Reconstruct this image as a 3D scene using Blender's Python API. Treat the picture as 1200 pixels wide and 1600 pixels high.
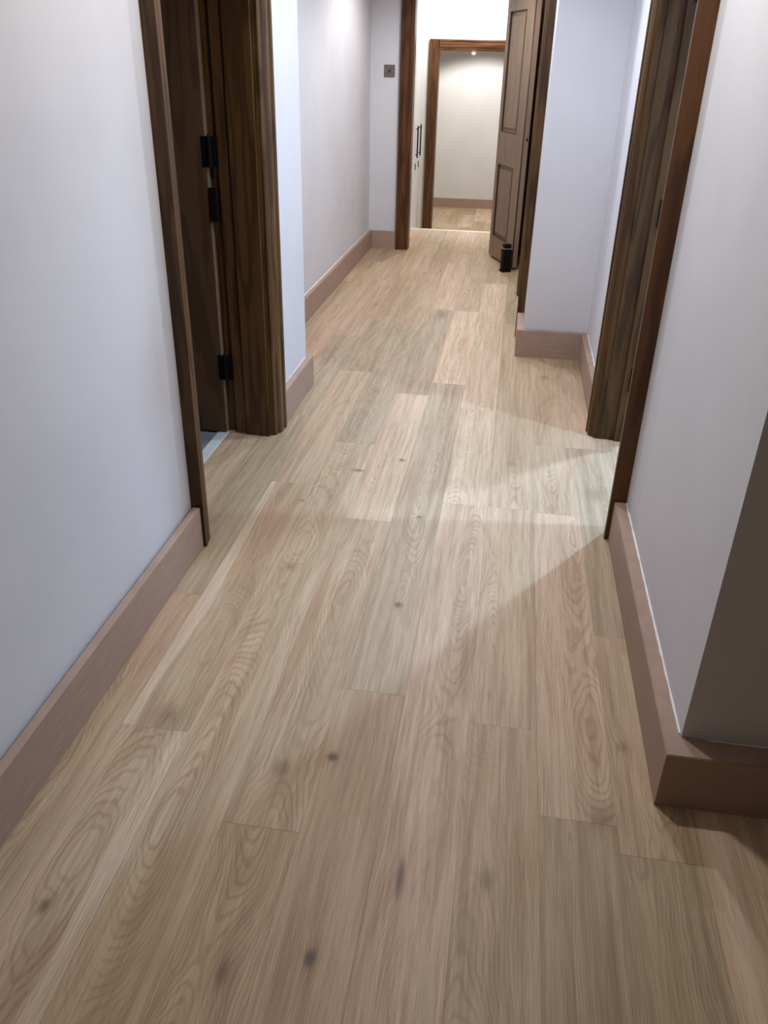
import bpy, bmesh, math, random
from mathutils import Vector, Matrix
random.seed(7)
for o in list(bpy.data.objects):
    bpy.data.objects.remove(o)
S = bpy.context.scene
COL = S.collection

# ------------------------------------------------------------------ camera
EYE = 1.5
FPX = 1272.13
cam_d = bpy.data.cameras.new('camera')
cam = bpy.data.objects.new('camera', cam_d)
COL.objects.link(cam)
cam_d.sensor_fit = 'VERTICAL'
cam_d.sensor_height = 24.0
cam_d.lens = FPX / 1600.0 * 24.0
cam_d.clip_start = 0.02
R = ((0.98821008, 0.09186548, -0.12248093),
     (0.1515274, -0.47232865, 0.86830012),
     (0.02191555, -0.87662214, -0.48068007))
cam.matrix_world = Matrix(((R[0][0], -R[0][1], -R[0][2], 0.0),
                           (R[1][0], -R[1][1], -R[1][2], 0.0),
                           (R[2][0], -R[2][1], -R[2][2], EYE),
                           (0, 0, 0, 1)))
S.camera = cam

# ------------------------------------------------------------------ view / world / lights
S.view_settings.view_transform = 'Standard'
S.view_settings.look = 'None'
S.view_settings.gamma = 1.0
S.view_settings.use_curve_mapping = False
S.view_settings.exposure = 1.4
W = bpy.data.worlds.new('world')
S.world = W
W.use_nodes = True
W.node_tree.nodes['Background'].inputs[0].default_value = (0.8, 0.85, 1.0, 1)
W.node_tree.nodes['Background'].inputs[1].default_value = 0.3

CEIL = 2.42


def spot(name, loc, power, color, angle=160, blend=0.6, size=0.04, aim=(0, 0, -1)):
    d = bpy.data.lights.new(name, 'SPOT')
    d.energy = power
    d.color = color
    d.spot_size = math.radians(angle)
    d.spot_blend = blend
    d.shadow_soft_size = size
    o = bpy.data.objects.new(name, d)
    COL.objects.link(o)
    o.location = loc
    o.rotation_euler = Vector(aim).to_track_quat('-Z', 'Y').to_euler()
    return o


def area(name, loc, power, color, sx, sy, aim):
    d = bpy.data.lights.new(name, 'AREA')
    d.shape = 'RECTANGLE'
    d.size = sx
    d.size_y = sy
    d.energy = power
    d.color = color
    o = bpy.data.objects.new(name, d)
    COL.objects.link(o)
    o.location = loc
    o.rotation_euler = Vector(aim).to_track_quat('-Z', 'Y').to_euler()
    return o


COOL = (0.86, 0.92, 1.0)
NEUTRAL = (1.0, 0.965, 0.93)
WARM = (1.0, 0.945, 0.885)
spot('corridor_downlight', (-0.17, 2.2, CEIL - 0.04), 20, WARM)
spot('corridor_downlight', (-0.17, 3.68, CEIL - 0.04), 24, COOL)
spot('corridor_downlight', (-0.17, 5.1, CEIL - 0.04), 22, COOL)
spot('corridor_downlight', (-0.52, 6.6, CEIL - 0.04), 26, NEUTRAL)
spot('lobby_downlight', (-0.55, 9.35, CEIL - 0.04), 34, NEUTRAL)
spot('end_room_downlight', (-0.55, 11.7, CEIL - 0.06), 66, (1.0, 0.98, 0.96), angle=118, blend=0.25)
spot('passage_fill', (1.5, -0.6, CEIL - 0.04), 2.8, (1.0, 0.74, 0.34))  # added warm fill behind the camera to tint the passage wall
# two cold white lamps in the room on the right
spot('side_room_lamp', (1.52, 4.34, CEIL - 0.04), 100, (0.50, 0.74, 1.0), angle=170, size=0.05)
spot('side_room_lamp', (1.75, 2.90, CEIL - 0.04), 62, (0.45, 0.71, 1.0), angle=170, size=0.05)


# ------------------------------------------------------------------ node helper
class NB:
    def __init__(self, name, rough=0.5, spec=0.5):
        self.m = bpy.data.materials.new(name)
        self.m.use_nodes = True
        self.t = self.m.node_tree
        self.b = self.t.nodes['Principled BSDF']
        self.b.inputs['Roughness'].default_value = rough
        self.b.inputs['Specular IOR Level'].default_value = spec

    def n(self, kind, **kw):
        x = self.t.nodes.new(kind)
        for k, v in kw.items():
            setattr(x, k, v)
        return x

    def put(self, sock, v):
        if isinstance(v, (int, float)):
            sock.default_value = v
        elif isinstance(v, (tuple, list)):
            sock.default_value = v if len(v) == len(sock.default_value) else tuple(v) + (1,)
        else:
            self.t.links.new(v, sock)

    def math(self, op, a, b=0.0, c=None, clamp=False):
        x = self.n('ShaderNodeMath', operation=op, use_clamp=clamp)
        self.put(x.inputs[0], a)
        self.put(x.inputs[1], b)
        if c is not None:
            self.put(x.inputs[2], c)
        return x.outputs[0]

    def add(self, a, b): return self.math('ADD', a, b)
    def sub(self, a, b): return self.math('SUBTRACT', a, b)
    def mul(self, a, b): return self.math('MULTIPLY', a, b)

    def vec(self, x, y, z):
        c = self.n('ShaderNodeCombineXYZ')
        self.put(c.inputs[0], x); self.put(c.inputs[1], y); self.put(c.inputs[2], z)
        return c.outputs[0]

    def sep(self, v):
        c = self.n('ShaderNodeSeparateXYZ')
        self.put(c.inputs[0], v)
        return c.outputs

    def noise(self, v, scale=1.0, detail=2.0, rough=0.5, dist=0.0):
        x = self.n('ShaderNodeTexNoise')
        self.put(x.inputs['Vector'], v)
        x.inputs['Scale'].default_value = scale
        x.inputs['Detail'].default_value = detail
        x.inputs['Roughness'].default_value = rough
        x.inputs['Distortion'].default_value = dist
        return x.outputs[0]

    def ramp(self, f, a, b, lo=0.0, hi=1.0, smooth=True):
        x = self.n('ShaderNodeMapRange', interpolation_type='SMOOTHSTEP' if smooth else 'LINEAR')
        self.put(x.inputs[0], f)
        x.inputs[1].default_value = a; x.inputs[2].default_value = b
        x.inputs[3].default_value = lo; x.inputs[4].default_value = hi
        return x.outputs[0]

    def mix(self, f, a, b, mode='MIX'):
        x = self.n('ShaderNodeMix', data_type='RGBA', blend_type=mode)
        self.put(x.inputs[0], f); self.put(x.inputs[6], a); self.put(x.inputs[7], b)
        return x.outputs[2]

    def coord(self, which='Object'):
        return self.n('ShaderNodeTexCoord').outputs[which]

    def bump(self, h, strength, dist):
        x = self.n('ShaderNodeBump')
        x.inputs['Strength'].default_value = strength
        x.inputs['Distance'].default_value = dist
        self.put(x.inputs['Height'], h)
        self.put(self.b.inputs['Normal'], x.outputs[0])

    def color(self, c): self.put(self.b.inputs['Base Color'], c)


def plaster(name, c1, c2, smudge=(0.55, 0.54, 0.53)):
    k = NB(name, 0.75, 0.25)
    p = k.coord()
    lo = k.noise(p, 1.7, 3, 0.55)
    col = k.mix(k.ramp(lo, 0.35, 0.68), c1, c2)
    sm = k.noise(p, 5.5, 3, 0.5, 1.2)
    col = k.mix(k.ramp(sm, 0.66, 0.80, 0, 0.14), col, smudge)
    k.color(col)
    k.bump(k.noise(p, 160, 3, 0.6), 0.10, 0.002)
    return k.m


def oak_dark(name, c_dark, c_mid, c_light, axis=2, rough=0.38):
    """varnished oak, grain along the given axis of the object's own space"""
    k = NB(name, rough, 0.3)
    s = k.sep(k.coord())
    along = s[axis]
    oth = [s[i] for i in range(3) if i != axis]
    v1 = k.vec(k.mul(oth[0], 9), k.mul(oth[1], 9), k.mul(along, 0.9))
    d = k.noise(v1, 1.0, 2, 0.5)
    w = k.noise(k.vec(k.mul(oth[0], 30), k.mul(oth[1], 30), k.mul(along, 2.2)), 1.0, 2)
    ph = k.add(k.mul(d, 34), k.mul(w, 3.0))
    ring = k.math('SINE', ph)
    ring = k.ramp(ring, -0.2, 1.0)
    fib = k.noise(k.vec(k.mul(oth[0], 330), k.mul(oth[1], 330), k.mul(along, 9)), 1.0, 2, 0.6)
    col = k.mix(k.ramp(fib, 0.3, 0.7), c_mid, c_light)
    col = k.mix(k.mul(ring, 0.72), col, c_dark)
    big = k.noise(k.vec(k.mul(oth[0], 4), k.mul(oth[1], 4), k.mul(along, 0.6)), 1.0, 2)
    col = k.mix(k.ramp(big, 0.3, 0.75, 0, 0.45), col, c_dark)
    k.color(col)
    k.bump(fib, 0.12, 0.0015)
    return k.m


def plain(name, c, rough=0.5, metal=0.0, var=0.1, scale=30, emit=None):
    k = NB(name, rough)
    p = k.coord()
    nz = k.noise(p, scale, 3)
    dark = tuple(x * (1 - var) for x in c)
    k.color(k.mix(k.ramp(nz, 0.3, 0.7), c, dark))
    k.b.inputs['Metallic'].default_value = metal
    return k.m


M = {}
M['wall'] = plaster('white_plaster', (0.685, 0.685, 0.735), (0.64, 0.64, 0.69))
M['wall_far'] = plaster('warm_white_plaster', (0.74, 0.73, 0.71), (0.69, 0.68, 0.655))
M['ceiling'] = plaster('ceiling_paint', (0.80, 0.80, 0.79), (0.76, 0.76, 0.75))
M['oak'] = oak_dark('varnished_dark_oak', (0.036, 0.016, 0.005), (0.092, 0.044, 0.014), (0.13, 0.065, 0.023))
M['oak_h'] = oak_dark('varnished_dark_oak_rail', (0.036, 0.016, 0.005), (0.092, 0.044, 0.014), (0.13, 0.065, 0.023), axis=0)
M['oak_hy'] = oak_dark('varnished_dark_oak_header', (0.036, 0.016, 0.005), (0.092, 0.044, 0.014), (0.13, 0.065, 0.023), axis=1)
M['oak_red'] = oak_dark('red_brown_oak', (0.045, 0.016, 0.005), (0.100, 0.040, 0.014), (0.130, 0.055, 0.020))
M['oak_red_h'] = oak_dark('red_brown_oak_rail', (0.045, 0.016, 0.005), (0.100, 0.040, 0.014), (0.130, 0.055, 0.020), axis=0)
M['leaf_dark'] = oak_dark('brown_door_veneer', (0.05, 0.026, 0.012), (0.078, 0.042, 0.020), (0.095, 0.052, 0.026), rough=0.6)
M['leaf_pale'] = oak_dark('faded_brown_door_wood', (0.19, 0.125, 0.085), (0.235, 0.16, 0.113), (0.26, 0.18, 0.13), rough=0.42)
M['leaf_line'] = plain('dark_panel_groove', (0.06, 0.032, 0.018), 0.5)
M['black'] = plain('black_metal', (0.004, 0.0035, 0.0035), 0.6, 0.0)
M['steel'] = plain('brushed_steel', (0.42, 0.41, 0.40), 0.35, 0.9)
M['bronze'] = plain('grey_bronze_plate', (0.20, 0.18, 0.15), 0.38, 0.7, 0.2)
M['whitegloss'] = plain('white_lacquer', (0.80, 0.80, 0.80), 0.3, 0, 0.03)
M['tile'] = plain('grey_floor_tile', (0.23, 0.24, 0.26), 0.4, 0, 0.25, 8)
M['strip'] = plain('pale_threshold', (0.62, 0.66, 0.66), 0.5, 0, 0.12)
M['nosing'] = plain('cream_nosing', (0.85, 0.78, 0.68), 0.35, 0, 0.05)
M['caulk'] = plain('white_caulk', (0.86, 0.85, 0.84), 0.6, 0, 0.06)


M['black'].node_tree.nodes['Principled BSDF'].inputs['Specular IOR Level'].default_value = 0.12


def base_wood():
    k = NB('raw_beech_skirting', 0.6, 0.3)
    s = k.sep(k.coord())
    f = k.noise(k.vec(k.mul(s[0], 14), k.mul(s[1], 14), k.mul(s[2], 120)), 1.0, 3, 0.6)
    g = k.noise(k.vec(k.mul(s[0], 2.2), k.mul(s[1], 2.2), k.mul(s[2], 6)), 1.0, 2)
    col = k.mix(k.ramp(f, 0.3, 0.7), (0.42, 0.297, 0.238), (0.36, 0.25, 0.198))
    col = k.mix(k.ramp(g, 0.35, 0.7, 0, 0.5), col, (0.38, 0.255, 0.205))
    k.color(col)
    return k.m


M['skirting'] = base_wood()

# knots seen in the boards: x, y, half width, half length, darkness
KNOTS = [(-0.245, 2.112, 0.013, 0.016, 0.8), (-0.316, 1.441, 0.015, 0.016, 0.9), (-0.377, 3.187, 0.013, 0.012, 0.8),
         (-0.544, 3.05, 0.024, 0.012, 0.7), (-0.252, 0.928, 0.012, 0.022, 0.9), (-0.106, 1.133, 0.010, 0.055, 0.75),
         (-0.408, 0.873, 0.012, 0.03, 0.55), (-0.431, 1.385, 0.022, 0.026, 0.38), (-0.804, 0.947, 0.010, 0.018, 0.6),
         (0.074, 1.156, 0.013, 0.032, 0.45), (-0.775, 1.50, 0.04, 0.05, 0.25), (-0.245, 2.695, 0.010, 0.010, 0.55),
         (-0.712, 2.741, 0.009, 0.010, 0.5), (-0.423, 5.60, 0.035, 0.10, 0.3), (-0.634, 2.269, 0.016, 0.018, 0.22),
         (0.097, 3.243, 0.015, 0.02, 0.3), (0.328, 1.36, 0.03, 0.03, 0.3), (0.256, 4.414, 0.02, 0.03, 0.4),
         (0.43, 3.02, 0.035, 0.055, 0.22), (0.40, 1.60, 0.012, 0.02, 0.35)]


def floor_mat():
    k = NB('pale_oak_boards', 0.46, 0.4)
    at = k.n('ShaderNodeAttribute', attribute_name='pl')
    tone = k.n('ShaderNodeAttribute', attribute_name='tone')
    mi = k.n('ShaderNodeAttribute', attribute_name='misc')
    u, v, rid = k.sep(at.outputs['Vector'])
    sap, dep, px = k.sep(mi.outputs['Vector'])
    wx, wy, wz = k.sep(k.coord())
    rz = k.mul(rid, 91.7)
    # pull from knots
    disp = 0.0
    dark = None
    for (kx, ky, a, b, dk) in KNOTS:
        ex = k.mul(k.sub(wx, kx), 1.0 / a)
        ey = k.mul(k.sub(wy, ky), 1.0 / b)
        e2 = k.add(k.mul(ex, ex), k.mul(ey, ey))
        near = k.math('EXPONENT', k.mul(k.mul(e2, k.math('SQRT', e2)), -1.2))
        wide = k.math('DIVIDE', 1.0, k.add(k.mul(e2, 0.16), 1.0))
        disp = k.add(k.mul(wide, 0.013), disp)
        dk_ = k.mul(near, dk)
        dark = dk_ if dark is None else k.math('MAXIMUM', dark, dk_)
    # cathedral rings
    nd = k.noise(k.vec(k.mul(u, 2.5), k.mul(v, 1.15), rz), 1.0, 1.5, 0.45)
    nx = k.noise(k.vec(k.mul(v, 1.3), rz, 3.3), 1.0, 2, 0.5)
    wob = k.noise(k.vec(k.mul(u, 22), k.mul(v, 7.5), rz), 1.0, 2, 0.55)
    dd = k.add(k.mul(nd, 0.26), dep)
    uu = k.add(k.sub(u, px), k.mul(k.sub(nx, 0.5), 0.10))
    r = k.math('SQRT', k.add(k.mul(uu, uu), k.mul(dd, dd)))
    r = k.add(r, disp)
    r = k.add(r, k.mul(k.sub(wob, 0.5), 0.013))
    ph = k.mul(r, 1150.0)
    ring = k.math('SINE', ph)
    ring = k.ramp(ring, 0.0, 1.0)
    ring2 = k.ramp(k.math('SINE', k.mul(r, 240.0)), -0.3, 1.0)
    # local strength of the figure
    amp = k.ramp(k.noise(k.vec(k.mul(u, 9), k.mul(v, 1.6), k.add(rz, 7.0)), 1.0, 2), 0.34, 0.66, 0.12, 1.0)
    fib = k.noise(k.vec(k.mul(u, 420), k.mul(v, 11), rz), 1.0, 3, 0.65)
    fib2 = k.noise(k.vec(k.mul(u, 95), k.mul(v, 3.0), rz), 1.0, 3, 0.6)
    stre = k.noise(k.vec(k.mul(u, 26), k.mul(v, 0.8), k.add(rz, 13.0)), 1.0, 3, 0.55, 0.3)
    col = tone.outputs['Color']
    col = k.mix(k.ramp(stre, 0.36, 0.66, 0, 0.60), col, k.mix(1.0, col, (0.72, 0.67, 0.60, 1), 'MULTIPLY'))
    pink = k.noise(k.vec(k.mul(u, 7), k.mul(v, 1.5), k.add(rz, 21.0)), 1.0, 2)
    col = k.mix(k.ramp(pink, 0.5, 0.72, 0, 0.5), col, k.mix(1.0, col, (1.0, 0.875, 0.845, 1), 'MULTIPLY'))
    col = k.mix(k.ramp(pink, 0.5, 0.28, 0, 0.5), col, k.mix(1.0, col, (0.90, 0.92, 0.84, 1), 'MULTIPLY'))
    # pale sapwood edge
    se = k.add(k.mul(u, sap), k.mul(k.sub(k.noise(k.vec(k.mul(v, 1.1), rz, 9.1), 1.0, 1), 0.5), 0.16))
    sapm = k.mul(k.ramp(se, 0.050, 0.062), k.math('ABSOLUTE', sap))
    col = k.mix(k.mul(sapm, 0.75), col, (0.78, 0.63, 0.49, 1))
    col = k.mix(k.mul(k.mul(ring, amp), 0.44), col, k.mix(1.0, col, (0.60, 0.50, 0.42, 1), 'MULTIPLY'))
    col = k.mix(k.mul(k.mul(ring2, amp), 0.32), col, k.mix(1.0, col, (0.70, 0.62, 0.55, 1), 'MULTIPLY'))
    col = k.mix(k.ramp(fib2, 0.38, 0.66, 0, 0.46), col, k.mix(1.0, col, (0.74, 0.67, 0.60, 1), 'MULTIPLY'))
    col = k.mix(k.ramp(fib, 0.38, 0.68, 0, 0.50), col, k.mix(1.0, col, (0.68, 0.60, 0.52, 1), 'MULTIPLY'))
    halo = k.ramp(disp, 0.006, 0.016, 0, 0.35)
    col = k.mix(halo, col, k.mix(1.0, col, (0.70, 0.58, 0.50, 1), 'MULTIPLY'))
    col = k.mix(dark, col, (0.085, 0.05, 0.032, 1))
    k.color(col)
    k.bump(fib, 0.06, 0.0008)
    k.put(k.b.inputs['Roughness'], k.ramp(fib2, 0.3, 0.7, 0.42, 0.54))
    return k.m


M['floor'] = floor_mat()
M['seam'] = plain('board_seam', (0.24, 0.17, 0.11), 0.7)


# ------------------------------------------------------------------ mesh helpers
def link(name, bm, mat, parent=None, smooth=False):
    me = bpy.data.meshes.new(name)
    bmesh.ops.recalc_face_normals(bm, faces=bm.faces)
    bm.to_mesh(me)
    bm.free()
    if isinstance(mat, (list, tuple)):
        for m in mat:
            me.materials.append(m)
    else:
        me.materials.append(mat)
    if smooth:
        for p in me.polygons:
            p.use_smooth = True
    o = bpy.data.objects.new(name, me)
    COL.objects.link(o)
    if parent is not None:
        o.parent = parent
    return o


def add_box(bm, x0, x1, y0, y1, z0, z1, bevel=0.0):
    r = bmesh.ops.create_cube(bm, size=1.0)
    vs = r['verts']
    for v in vs:
        v.co = Vector((x0 + (v.co.x + .5) * (x1 - x0), y0 + (v.co.y + .5) * (y1 - y0), z0 + (v.co.z + .5) * (z1 - z0)))
    if bevel:
        es = list({e for v in vs for e in v.link_edges})
        bmesh.ops.bevel(bm, geom=es, offset=bevel, segments=2, profile=0.6, affect='EDGES')
    return vs


def boxes(name, lst, mat, parent=None, bevel=0.0):
    bm = bmesh.new()
    for b in lst:
        add_box(bm, *b, bevel=bevel)
    return link(name, bm, mat, parent)


def add_prism(bm, pts, a0, a1, axis=2):
    """extrude a closed 2D outline along an axis; pts are the two other coordinates in x,y,z order"""
    def mk(p, a):
        c = [p[0], p[1]]
        c.insert(axis, a)
        return Vector(c)
    lo = [bm.verts.new(mk(p, a0)) for p in pts]
    hi = [bm.verts.new(mk(p, a1)) for p in pts]
    n = len(pts)
    bm.faces.new(lo)
    bm.faces.new(hi[::-1])
    for i in range(n):
        bm.faces.new((lo[i], hi[i], hi[(i + 1) % n], lo[(i + 1) % n]))


def add_cyl(bm, loc, r, depth, axis=2, seg=20, r2=None):
    rot = {0: Matrix.Rotation(math.pi / 2, 4, 'Y'), 1: Matrix.Rotation(math.pi / 2, 4, 'X'), 2: Matrix.Identity(4)}[axis]
    return bmesh.ops.create_cone(bm, cap_ends=True, segments=seg, radius1=r, radius2=r if r2 is None else r2,
                                 depth=depth, matrix=Matrix.Translation(loc) @ rot)['verts']


def struct(o):
    o['kind'] = 'structure'
    return o


def empty(name, loc=(0, 0, 0), rotz=0.0):
    o = bpy.data.objects.new(name, None)
    COL.objects.link(o)
    o.location = loc
    o.rotation_euler = (0, 0, rotz)
    o.empty_display_size = 0.1
    return o


def tag(o, label, cat, group=None):
    o['label'] = label
    o['category'] = cat
    if group:
        o['group'] = group
    return o


# ------------------------------------------------------------------ floor of oak boards
LOW = -0.33
X_S0 = -0.873
BW = 0.1763
COLS = {}
# joints of each board column (world y), from the photograph
JOINTS = {0: [-1.2, 0.25, 1.461, 2.882, 4.30, 5.35, 6.7, 8.1],
          1: [-0.9, 0.55, 3.326, 5.31, 6.9],
          2: [-1.4, -0.1, 1.207, 2.636, 4.00, 5.72, 7.3],
          3: [-0.8, 0.30, 1.694, 4.20, 5.72, 6.8, 8.2],
          4: [-1.1, 0.05, 2.829, 3.85, 5.45, 6.6, 8.0],
          5: [-1.5, -0.15, 1.621, 2.83, 5.46, 7.0],
          6: [-1.0, 0.1, 1.346, 2.816, 3.466, 5.2, 6.6, 8.2],
          7: [-0.7, 0.6, 1.27, 2.060, 3.466, 4.6, 6.2],
          -1: [-1.0, 0.4, 2.05, 3.6, 4.95, 6.5, 7.9],
          -2: [-1.0, 0.9, 2.4, 4.055, 5.7, 7.2],
          -3: [-1.0, 1.4, 3.2, 4.9, 6.4, 8.0]}
BASE = (0.60, 0.455, 0.318)
PALE = (0.74, 0.575, 0.43)
PINK = (0.64, 0.475, 0.35)
GREY = (0.52, 0.415, 0.30)
TAN = (0.55, 0.405, 0.27)
OLIVE = (0.52, 0.405, 0.27)
# (column, a y inside the board): tone, sapwood side
TONES = {(0, 2.2): (BASE, -1.0), (0, 1.0): (BASE, 0.9), (0, 3.5): (BASE, 0), (0, 4.8): (GREY, 0), (0, 6): (TAN, 0),
         (1, 2.0): (BASE, 0.5), (1, 4.2): (GREY, 0), (1, 6): (TAN, 0), (1, 0.2): (OLIVE, 0),
         (2, 3.3): (PALE, -0.5), (2, 2.0): (BASE, 0), (2, 0.8): (TAN, 0), (2, 4.8): (GREY, 0),
         (3, 3.0): (GREY, 0.3), (3, 1.0): (TAN, 0), (3, 5): (PALE, 0), (3, 0): (OLIVE, 0), (3, 6.2): (BASE, 0.6),
         (4, 2.0): (PINK, 0), (4, 3.2): (PALE, 0), (4, 4.6): (PALE, -0.7), (4, 6): (PALE, 0),
         (5, 1.0): (TAN, 0), (5, 2.2): (BASE, 0), (5, 4.0): (BASE, 0),
         (6, 0.8): (OLIVE, 0), (6, 2.0): (PINK, 0), (6, 3.1): (BASE, 0), (6, 4.4): (BASE, 0),
         (-1, 1.0): (BASE, 0), (-1, 2.2): (GREY, 0), (-1, 3.0): (GREY, 0), (7, 1.6): (BASE, 0.6), (7, 0.9): (OLIVE, 0), (7, 2.7): (GREY, 0)}


def in_floor(x0, x1, y0, y1):
    return True


def board_floor(name, z, cols, ymin, ymax, xlo, xhi, joints, tones):
    """one mesh, one quad per board on a slab, with per-board attributes for the grain"""
    bm = bmesh.new()
    recs = []
    for c in cols:
        xa = X_S0 + BW * c
        xb = xa + BW
        xa2, xb2 = max(xa, xlo), min(xb, xhi)
        if xb2 - xa2 < 0.003:
            continue
        js = joints.get(c)
        if js is None:
            rr = random.Random(c * 17 + 5)
            js = [ymin + rr.uniform(0, 1.2)]
            while js[-1] < ymax:
                js.append(js[-1] + rr.uniform(1.0, 1.9))
        js = [y for y in js if ymin < y < ymax]
        ys = [ymin] + js + [ymax]
        for i in range(len(ys) - 1):
            y0, y1 = ys[i], ys[i + 1]
            rr = random.Random(int((c + 50) * 1000 + i * 37 + z * 77))
            tone, sap = rr.choice([BASE, PALE, TAN, GREY, PINK, BASE]), rr.choice([0, 0, 0, 0.6, -0.6])
            for (tc, ty), val in tones.items():
                if tc == c and y0 < ty < y1:
                    tone, sap = val
            g = 0.0003
            vs = [bm.verts.new((xx, yy, z)) for xx, yy in
                  ((xa2 + g, y0 + g), (xb2 - g, y0 + g), (xb2 - g, y1 - g), (xa2 + g, y1 - g))]
            bm.faces.new(vs)
            mid = (xa + xb) / 2
            yo = rr.uniform(0, 40)
            j = rr.uniform(0.96, 1.04)
            rid = rr.random()
            pl = [(vv.co.x - mid, vv.co.y + yo, rid) for vv in vs]
            recs.append((pl, (tone[0] * j, tone[1] * j, tone[2] * j * 0.985, 1), (sap, rr.uniform(-0.12, -0.02), rr.uniform(-0.05, 0.05))))
    nb = len(recs)
    # slab below
    add_box(bm, xlo, xhi, ymin, ymax, z - 0.06, z - 0.0012)
    bm.faces.ensure_lookup_table()
    me = bpy.data.meshes.new(name)
    bm.to_mesh(me)
    bm.free()
    me.materials.append(M['floor'])
    me.materials.append(M['seam'])
    me.attributes.new('pl', 'FLOAT_VECTOR', 'CORNER')
    me.attributes.new('tone', 'FLOAT_COLOR', 'CORNER')
    me.attributes.new('misc', 'FLOAT_VECTOR', 'CORNER')
    a, t, s = me.attributes['pl'], me.attributes['tone'], me.attributes['misc']
    for i, p in enumerate(me.polygons):
        if i < nb:
            pl, tone, misc = recs[i]
            for q, li in enumerate(p.loop_indices):
                a.data[li].vector = pl[q]
                t.data[li].color = tone
                s.data[li].vector = misc
        else:
            p.material_index = 1
    o = bpy.data.objects.new(name, me)
    COL.objects.link(o)
    return struct(o)


board_floor('floor', 0.0, range(-2, 18), -2.5, 8.9, -1.2256, 2.6, JOINTS, TONES)
board_floor('floor', 0.0, range(-4, -2), 3.42, 8.9, -1.40, -1.2256, JOINTS, TONES)
board_floor('floor', LOW, range(-12, 14), 8.9, 13.0, -2.6, 1.2, {}, {})
struct(boxes('floor', [(-3.0, -1.25, 1.5, 4.4, -0.06, -0.002)], M['tile']))
struct(boxes('trim_1', [(-1.25, -1.20, 2.42, 3.34, -0.05, 0.004)], M['strip'], bevel=0.002))
# step down: nosing and riser, one tread between the levels
struct(boxes('trim_2', [(-1.05, 0.13, 8.88, 8.93, -0.03, 0.004)], M['nosing'], bevel=0.004))
struct(boxes('floor', [(-1.05, 0.13, 8.901, 9.16, LOW, LOW / 2)], M['nosing']))

# ------------------------------------------------------------------ walls
TOP = CEIL


def wall(name, lst, mat='wall'):
    return struct(boxes(name, lst, M[mat]))


# left wall, near run up to the first doorway
wall('wall_left', [(-1.17, -1.0, -2.5, 2.40, -0.02, TOP), (-1.17, -1.0, 2.40, 3.40, 2.12, TOP)])
wall('wall_left_pier', [(-1.43, -1.0, 3.40, 4.02, -0.02, TOP)])
wall('wall_left_recess', [(-1.43, -1.31, 4.02, 7.92, -0.02, TOP)])
# cross wall with the open doorway
wall('wall_cross', [(-1.31, -0.97, 7.80, 7.92, -0.02, TOP), (-0.97, 0.13, 7.80, 7.92, 2.12, TOP)])
# right wall
wall('wall_right', [(0.495, 0.65, 1.49, 2.72, -0.02, TOP), (0.495, 0.65, 2.72, 3.63, 2.12, TOP),
                    (0.495, 0.65, 3.63, 4.80, -0.02, TOP)])
wall('wall_right_pier', [(0.13, 0.65, 4.80, 5.24, -0.02, TOP)])
wall('wall_right_far', [(0.13, 0.25, 5.24, 6.24, 2.12, TOP), (0.13, 0.25, 6.24, 7.92, -0.02, TOP)])
# side passage and backs of the rooms
wall('wall_passage', [(0.65, 2.6, 1.49, 1.61, -0.02, TOP)])
wall('wall_back', [(-1.17, 2.6, -2.6, -2.5, -0.02, TOP)])
wall('wall_side_passage_end', [(2.6, 2.7, -2.6, 6.4, -0.02, TOP)])
wall('wall_side_room_back', [(0.65, 2.6, 6.3, 6.4, -0.02, TOP)])
wall('wall_light_blocker', [(0.65, 0.75, 4.81, 6.3, -0.02, TOP), (0.25, 0.65, 7.0, 7.1, -0.02, TOP), (2.6, 2.7, 6.4, 7.1, -0.02, TOP)])  # unseen, added to keep side-room light out of the far right doorway
wall('wall_left_room', [(-3.1, -3.0, 1.4, 4.5, -0.06, TOP), (-3.0, -1.17, 1.4, 1.5, -0.06, TOP), (-3.0, -1.43, 4.4, 4.5, -0.06, TOP)])
# lobby beyond the cross wall
wall('wall_lobby_left', [(-1.17, -1.05, 7.92, 8.90, -0.02, TOP), (-1.65, -1.05, 9.56, 10.07, LOW - .02, TOP),
                         (-1.65, -1.05, 8.90, 9.56, 2.37, TOP), (-1.75, -1.65, 8.8, 10.07, LOW - .02, TOP),
                         (-1.65, -1.17, 8.8, 8.90, LOW - .02, TOP)], 'wall_far')
wall('wall_lobby_right', [(0.13, 0.25, 7.92, 10.07, LOW - .02, TOP)], 'wall_far')
wall('wall_end', [(-1.05, -1.00, 9.95, 10.07, LOW - .02, TOP), (-1.00, -0.06, 9.95, 10.07, 1.70, TOP),
                  (-0.06, 0.13, 9.95, 10.07, LOW - .02, TOP)], 'wall_far')
wall('wall_end_room', [(-2.6, 1.2, 12.87, 13.0, LOW - .02, TOP), (-2.7, -2.6, 9.95, 13.0, LOW - .02, TOP),
                       (1.2, 1.3, 9.95, 13.0, LOW - .02, TOP), (-2.6, -1.65, 9.95, 10.07, LOW - .02, TOP),
                       (0.25, 1.2, 9.95, 10.07, LOW - .02, TOP)], 'wall_far')
struct(boxes('ceiling', [(-3.1, 2.7, -2.6, 13.0, TOP, TOP + 0.1)], M['ceiling']))

# ------------------------------------------------------------------ baseboards
BH = 0.158


def skirting(name, pts_list, mat='skirting', h=BH, z=0.0):
    bm = bmesh.new()
    for (x0, x1, y0, y1) in pts_list:
        add_box(bm, x0, x1, y0, y1, z, z + h, bevel=0.002)
    return struct(link(name, bm, M[mat]))


def skirting_outline(name, pts):
    bm = bmesh.new()
    add_prism(bm, pts, 0.0, BH)
    bmesh.ops.bevel(bm, geom=[e for e in bm.edges if all(v.co.z > BH - .001 for v in e.verts)], offset=0.002, segments=2, affect='EDGES')
    return struct(link(name, bm, M['skirting']))


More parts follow.
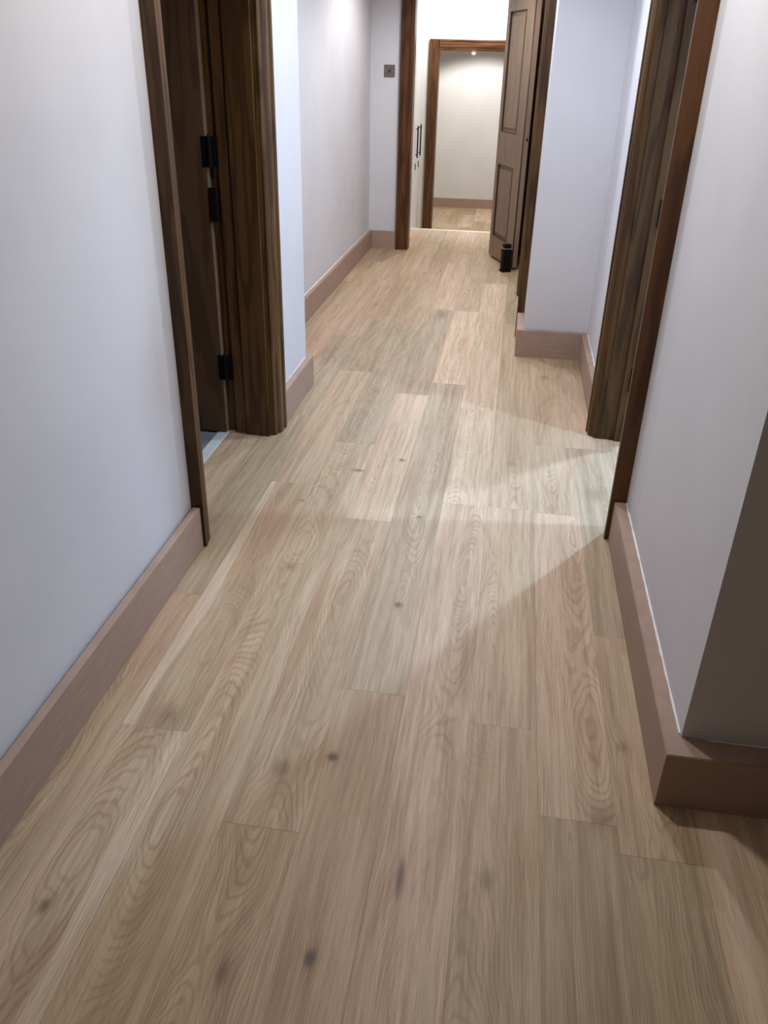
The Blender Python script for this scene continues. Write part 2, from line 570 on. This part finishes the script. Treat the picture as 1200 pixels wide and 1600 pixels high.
skirting('baseboard_left', [(-0.991, -0.966, -2.4, 2.333)])
skirting_outline('baseboard_left', [(-0.998, 3.462), (-0.966, 3.462), (-0.966, 4.045), (-1.309, 4.045), (-1.309, 4.0215), (-0.998, 4.0215)])
skirting('baseboard_left', [(-1.308, -1.28, 4.046, 7.797)])
skirting('baseboard_left', [(-1.279, -1.055, 7.765, 7.797)])

skirting_outline('baseboard_right', [(0.453, 1.425), (2.6, 1.425), (2.6, 1.487), (0.492, 1.487), (0.492, 2.655), (0.453, 2.655)])
skirting('baseboard_right', [(0.460, 0.492, 3.697, 4.765)])
skirting_outline('baseboard_right', [(0.088, 4.765), (0.492, 4.765), (0.492, 4.797), (0.128, 4.797), (0.128, 5.165), (0.088, 5.165)])
skirting('baseboard_end', [(-2.6, 1.2, 12.84, 12.868)], h=0.125, z=LOW)


def bead(pts, r=0.0035):
    """wobbly bead of white filler where plaster meets skirting"""
    bm = bmesh.new()
    rr = random.Random(3)
    prev = None
    (x0, y0), (x1, y1) = pts
    n = max(12, int(math.hypot(x1 - x0, y1 - y0) / 0.03))
    for i in range(n + 1):
        t = i / n
        c = Vector((x0 + (x1 - x0) * t, y0 + (y1 - y0) * t, BH))
        rad = r * rr.uniform(0.6, 1.4)
        d = Vector((x1 - x0, y1 - y0, 0)).normalized()
        s = Vector((-d.y, d.x, 0))
        ring = [bm.verts.new(c + s * (rad * math.cos(a)) + Vector((0, 0, rad * math.sin(a))))
                for a in [j * math.pi / 3 for j in range(6)]]
        if prev:
            for j in range(6):
                bm.faces.new((prev[j], prev[(j + 1) % 6], ring[(j + 1) % 6], ring[j]))
        prev = ring
    return struct(link('trim_3', bm, M['caulk'], smooth=True))


bead(((0.4935, 1.50), (0.4935, 2.65)))
bead(((0.495, 3.70), (0.495, 4.76)), 0.004)
bead(((-1.0, 3.47), (-1.0, 4.0)), 0.002)
bead(((-1.31, 4.05), (-1.31, 7.76)), 0.004)
bead(((0.55, 1.487), (2.5, 1.487)), 0.002)


# ------------------------------------------------------------------ door frames
def casing_outline(side_wall, y_out, y_in, xw, proud):
    """moulded architrave in plan: flat back on the wall, raised outer roll, ogee, thin inner edge.
    side_wall = +1 when the corridor lies towards +x from the wall face xw."""
    d = side_wall
    w = y_in - y_out
    P = [(0, 0), (proud * 0.96, 0.0), (proud, 0.03), (proud, 0.20), (proud * 0.80, 0.25), (proud * 0.80, 0.30), (proud * 0.90, 0.36),
         (proud * 0.88, 0.62), (proud * 0.72, 0.74), (proud * 0.55, 0.80), (proud * 0.52, 0.93), (proud * 0.40, 1.0), (0, 1.0)]
    return [(xw + d * a, y_out + w * b) for a, b in P]


def side_frame(name, xw, d, y0, y1, thick, cw0, cw1, head, mat, math_, proud0, proud1, stop, z0=0.0):
    """door frame in a wall running along y. xw wall face, d direction of the corridor,
    clear opening y0..y1, wall goes thick away from the corridor"""
    root = struct(empty(name, (xw, (y0 + y1) / 2, z0)))

    def loc(bm):
        bmesh.ops.translate(bm, verts=bm.verts, vec=(-xw, -(y0 + y1) / 2, -z0))
        return bm
    for yo, yi, pr in ((y0 - cw0, y0 - 0.004, proud0), (y1 + cw1, y1 + 0.004, proud1)):
        bm = bmesh.new()
        add_prism(bm, casing_outline(d, yo, yi, xw + d * 0.0005, pr), z0, head + 0.09)
        link('casing', loc(bm), M[mat], root)
    bm = bmesh.new()
    add_box(bm, min(xw + d * .0005, xw + d * proud0), max(xw + d * .0005, xw + d * proud0), y0 - 0.004, y1 + 0.004, head + 0.0, head + 0.09, 0.004)
    link('head_casing', loc(bm), M[math_], root)
    xb = xw - d * thick
    lo, hi = min(xw + d * 0.004, xb), max(xw + d * 0.004, xb)
    for a, b in ((y0 - 0.028, y0), (y1, y1 + 0.028)):
        bm = bmesh.new()
        add_box(bm, lo, hi, a, b, z0, head + 0.028, 0.002)
        link('jamb', loc(bm), M[mat], root)
    bm = bmesh.new()
    add_box(bm, lo, hi, y0, y1, head, head + 0.028, 0.002)
    link('head_jamb', loc(bm), M[math_], root)
    # stop lath
    xs0, xs1 = xw - d * stop[0], xw - d * stop[1]
    for a, b in ((y0, y0 + 0.016), (y1 - 0.016, y1)):
        bm = bmesh.new()
        add_box(bm, min(xs0, xs1), max(xs0, xs1), a, b, z0, head, 0.003)
        link('door_stop', loc(bm), M[mat], root)
    return root


# left doorway (frame of dark oak)
FL = side_frame('trim_4', -1.0, 1, 2.43, 3.335, 0.165, 0.092, 0.122, 2.08, 'oak', 'oak_hy', 0.042, 0.042, (0.004, 0.112))
bm = bmesh.new()
add_box(bm, -0.26, -0.1655, 0.475, 0.5165, 0.0, 2.1, 0.002)
link('rear_lining', bm, M['oak'], FL)
# right doorway
FR = side_frame('trim_5', 0.495, -1, 2.755, 3.60, 0.155, 0.096, 0.095, 2.08, 'oak_red', 'oak_hy', 0.056, 0.058, (0.062, 0.098))
for c in FR.children:
    if c.name.startswith('casing') or c.name.startswith('jamb') or c.name.startswith('door_stop'):
        ys = [v.co.y for v in c.data.vertices]
        if sum(ys) / len(ys) > 0:
            c.data.materials[0] = M['oak']
# far right doorway behind the pier
side_frame('trim_6', 0.13, -1, 5.27, 6.21, 0.12, 0.095, 0.095, 2.08, 'oak', 'oak_hy', 0.046, 0.046, (0.004, 0.06))


def cross_frame(name, yf, x0, x1, thick, cwl, cwr, head, mat, mat_h, proud, z0):
    root = struct(empty(name, ((x0 + x1) / 2, yf, z0)))
    cx = (x0 + x1) / 2

    def loc(bm):
        bmesh.ops.translate(bm, verts=bm.verts, vec=(-cx, -yf, -z0))
        return bm
    for xo, xi in ((x0 - cwl, x0 + 0.0), (x1 + cwr, x1 - 0.0)):
        w = xi - xo
        P = [(0, 0), (0.94, 0.0), (1, 0.04), (1, 0.18), (0.78, 0.26), (0.86, 0.40), (0.86, 0.66), (0.6, 0.80), (0.55, 0.95), (0.45, 1.0), (0, 1)]
        bm = bmesh.new()
        add_prism(bm, [(xo + w * b, yf - 0.0005 - proud * a) for a, b in P], z0, head + cwl)
        link('casing', loc(bm), M[mat], root)
    bm = bmesh.new()
    P = [(0, 0), (0.45, 0.0), (0.55, 0.05), (0.6, 0.2), (0.86, 0.34), (0.86, 0.6), (0.78, 0.74), (1, 0.82), (1, 0.96), (0.94, 1), (0, 1)]
    add_prism(bm, [(yf - 0.0005 - proud * a, head + cwl * b) for a, b in P], x0 + 0.0005, x1 - 0.0005, axis=0)
    link('head_casing', loc(bm), M[mat_h], root)
    for a, b in ((x0 - 0.026, x0), (x1, x1 + 0.026)):
        bm = bmesh.new()
        add_box(bm, a, b, yf - 0.004, yf + thick, z0, head + 0.026, 0.002)
        link('jamb', loc(bm), M[mat], root)
    bm = bmesh.new()
    add_box(bm, x0, x1, yf - 0.004, yf + thick, head, head + 0.026, 0.002)
    link('head_jamb', loc(bm), M[mat_h], root)
    return root


cross_frame('trim_7', 7.80, -0.94, -0.165, 0.12, 0.112, 0.29, 2.08, 'oak_red', 'oak_red_h', 0.045, 0.0)
cross_frame('trim_8', 9.95, -0.93, -0.12, 0.12, 0.105, 0.1, 1.655, 'oak_red', 'oak_red_h', 0.03, LOW)


# ------------------------------------------------------------------ door leaves
def hinge(parent, loc, h=0.10, axis_dir=1, mat='black'):
    bm = bmesh.new()
    x, y, z = loc
    for i in range(5):
        add_cyl(bm, (x, y, z + (i - 2) * h / 5), 0.0085, h / 5 * 0.92, 2, 14)
    add_cyl(bm, (x, y, z + h / 2 + .006), 0.006, 0.01, 2, 10, 0.002)
    add_box(bm, x - 0.034, x + 0.034, y + 0.002, y + 0.006, z - h / 2, z + h / 2, 0.001)
    return link('hinge', bm, M[mat], parent)


# brown leaf standing open at a right angle inside the left room
d1 = struct(tag(empty('door_1', (-1.195, 3.315, 0.0)), 'plain dark brown door leaf standing open inside the left doorway', 'door'))
bm = bmesh.new()
add_box(bm, -0.80, -0.012, 0.0, 0.04, 0.008, 2.05, 0.002)
link('door_panel', bm, M['leaf_dark'], d1)
bm = bmesh.new()
add_box(bm, -0.0118, -0.0098, 0.004, 0.037, 0.01, 2.048)
lp = link('lipping', bm, M['leaf_pale'], d1)
for z in (0.315, 1.19, 1.86):
    hinge(d1, (0.006, -0.004, z), 0.112)
bm = bmesh.new()
add_box(bm, -0.010, 0.022, -0.008, 0.004, 0.93, 1.06, 0.003)
link('bolt_keep', bm, M['black'], d1)

# right room: leaf folded back along its wall, only hinges and edge near the frame
d2 = struct(tag(empty('door_2', (0.648, 3.58, 0.0)), 'dark oak door leaf opened into the bright right hand room', 'door'))
bm = bmesh.new()
add_box(bm, 0.006, 0.042, 0.05, 0.77, 0.008, 2.05, 0.002)
link('door_panel', bm, M['oak'], d2)
bmx = bmesh.new()

for z in (0.30, 1.00, 1.78):
    bm = bmesh.new()
    for i in range(5):
        add_cyl(bm, (-0.004, -0.006, z + (i - 2) * 0.022), 0.0085, 0.02, 2, 14)
    add_box(bm, -0.066, -0.008, -0.0035, -0.0005 + 0.012, z - 0.055, z + 0.055, 0.001)
    link('hinge', bm, M['black'], d2)

# panelled door at the cross wall, swung open into the corridor
HX, HY = -0.185, 7.70
NX, NY = 0.030, 7.13
ang = math.atan2(NY - HY, NX - HX)
d3 = struct(tag(empty('door_3', (HX, HY, 0.0), ang), 'open faded brown panelled door at the corridor end', 'door'))
LW = math.hypot(NX - HX, NY - HY)
TH = 0.046
# local: x from hinge to free edge, y = -0 .. the visible face is the -y side after rotation
def leaf_with_panels():
    bm = bmesh.new()
    # stiles and rails as a frame with recessed fields; local y: visible face at y=0, back at y=+TH
    s0, s1 = 0.070, 0.435
    parts = [(0.0, s0, 0.02, 2.04), (s1, LW - 0.012, 0.02, 2.04),
             (s0, s1, 0.02, 0.195), (s0, s1, 0.785, 1.035), (s0, s1, 1.90, 2.04)]
    for a, b, z0, z1 in parts:
        add_box(bm, a, b, 0.0, TH, z0, z1)
    return link('stiles_and_rails', bm, M['leaf_pale'], d3), s0, s1
fr, s0, s1 = leaf_with_panels()
for z0, z1 in ((0.195, 0.785), (1.035, 1.90)):
    bm = bmesh.new()
    add_box(bm, s0, s1, 0.014, TH - 0.014, z0, z1)
    pn = link('panel', bm, M['leaf_pale'], d3)
    # raised field
    bm = bmesh.new()
    add_box(bm, s0 + 0.035, s1 - 0.035, 0.004, 0.016, z0 + 0.035, z1 - 0.035, 0.003)
    link('raised_field', bm, M['leaf_pale'], pn)
    # moulding around the field
    bm = bmesh.new()
    m = 0.006
    for a, b, c, d in ((s0, s0 + m, z0, z1), (s1 - m, s1, z0, z1), (s0 + m, s1 - m, z0, z0 + m), (s0 + m, s1 - m, z1 - m, z1)):
        add_box(bm, a, b, -0.003, 0.0145, c, d, 0.002)
    link('panel_moulding', bm, M['leaf_line'], pn)
# free edge: rebated meeting stile, lighter and darker beads
bm = bmesh.new()
add_box(bm, LW - 0.0125, LW, 0.008, TH, 0.02, 2.04, 0.002)
link('edge_strip', bm, M['leaf_pale'], d3)
bm = bmesh.new()
add_cyl(bm, (LW - 0.006, 0.003, 1.03), 0.006, 2.02, 2, 12)
link('edge_bead', bm, M['leaf_line'], d3, True)
bm = bmesh.new()
add_box(bm, LW - 0.001, LW + 0.0012, 0.024, 0.038, 0.985, 1.045, 0.0003)
lk = link('lock_plate', bm, M['bronze'], d3)
bm = bmesh.new()
add_box(bm, LW + 0.001, LW + 0.0025, 0.026, 0.036, 1.00, 1.022)
link('latch_hole', bm, M['black'], lk)
bm = bmesh.new()
add_box(bm, 0.01, LW - 0.01, TH - 0.001, TH + 0.006, 0.012, 0.045)
link('draught_strip', bm, M['black'], d3)

# ------------------------------------------------------------------ black box at the foot of the panelled door
bx = tag(empty('door_stop_box', (-0.018, 7.075, 0.0), ang), 'small black box standing at the foot of the open panelled door', 'door stop')
bm = bmesh.new()
add_box(bm, -0.040, 0.028, -0.036, 0.036, 0.004, 0.185, 0.005)
link('case', bm, M['black'], bx)
bm = bmesh.new()
add_box(bm, -0.043, 0.031, -0.039, 0.039, 0.185, 0.191, 0.002)
link('rim', bm, M['steel'], bx)
bm = bmesh.new()
add_box(bm, -0.034, 0.024, -0.030, 0.03, 0.191, 0.222, 0.006)
link('cap', bm, M['black'], bx)
bm = bmesh.new()
add_box(bm, -0.048, 0.034, -0.044, 0.040, 0.0, 0.010, 0.003)
link('foot_plate', bm, M['black'], bx)

# ------------------------------------------------------------------ light switch
sw = tag(empty('light_switch', (-1.147, 7.80, 1.462)), 'square bronze switch plate on white wall left of the far doorway', 'light switch')
bm = bmesh.new()
add_box(bm, -0.046, 0.046, -0.009, -0.0003, -0.046, 0.046, 0.004)
link('plate', bm, M['bronze'], sw)
bm = bmesh.new()
add_box(bm, -0.008, 0.008, -0.017, -0.009, -0.014, 0.014, 0.002)
link('rocker', bm, M['leaf_line'], sw)
for sx in (-0.032, 0.032):
    bm = bmesh.new()
    add_cyl(bm, (sx, -0.0096, 0), 0.003, 0.0016, 1, 12)
    link('screw', bm, M['steel'], sw)

# ------------------------------------------------------------------ white cupboard in the lobby
cb = tag(empty('built_in_cupboard', (-1.066, 9.23, LOW)), 'tall white built-in cupboard past the step with two long bar handles', 'cupboard')
bm = bmesh.new()
add_box(bm, -0.55, -0.002, -0.315, 0.315, 0.0, 2.69)
link('carcass', bm, M['whitegloss'], cb)
for i, (a, b) in enumerate(((-0.315, -0.0015), (0.0015, 0.315))):
    bm = bmesh.new()
    add_box(bm, -0.001, 0.018, a, b, 0.02, 2.69, 0.002)
    dr = link('door', bm, M['whitegloss'], cb)
    hy = -0.14 if i == 0 else 0.13
    bm = bmesh.new()
    add_cyl(bm, (0.036, hy, 1.15), 0.007, 0.30, 2, 12)
    for zz in (1.03, 1.27):
        add_cyl(bm, (0.026, hy, zz), 0.005, 0.02, 0, 10)
    link('handle', bm, M['black'], dr)
    bm = bmesh.new()
    add_box(bm, 0.018, 0.024, hy - 0.011, hy + 0.011, 0.885, 0.945, 0.002)
    link('keyhole_plate', bm, M['black'], dr)

# white catch under the head of the end doorway
ct = tag(empty('door_catch', (-0.563, 9.94, 1.655)), 'small white rounded door catch under the head of the end doorway', 'door catch')
bm = bmesh.new()
bmesh.ops.create_uvsphere(bm, u_segments=20, v_segments=12, radius=0.026)
for v in bm.verts:
    v.co.z = v.co.z * 0.85 - 0.020
link('catch_body', bm, M['whitegloss'], ct, True)
bm = bmesh.new()
add_cyl(bm, (0, 0, -0.003), 0.032, 0.006, 2, 20)
link('base_plate', bm, M['steel'], ct)

# small black stub by the step
rs = tag(empty('black_stub', (-1.03, 9.74, -0.145)), 'tiny black stub on white wall beside the step', 'door stop')
bm = bmesh.new()
add_cyl(bm, (-0.0, 0, 0), 0.02, 0.04, 0, 14, 0.014)
link('stub_body', bm, M['black'], rs)
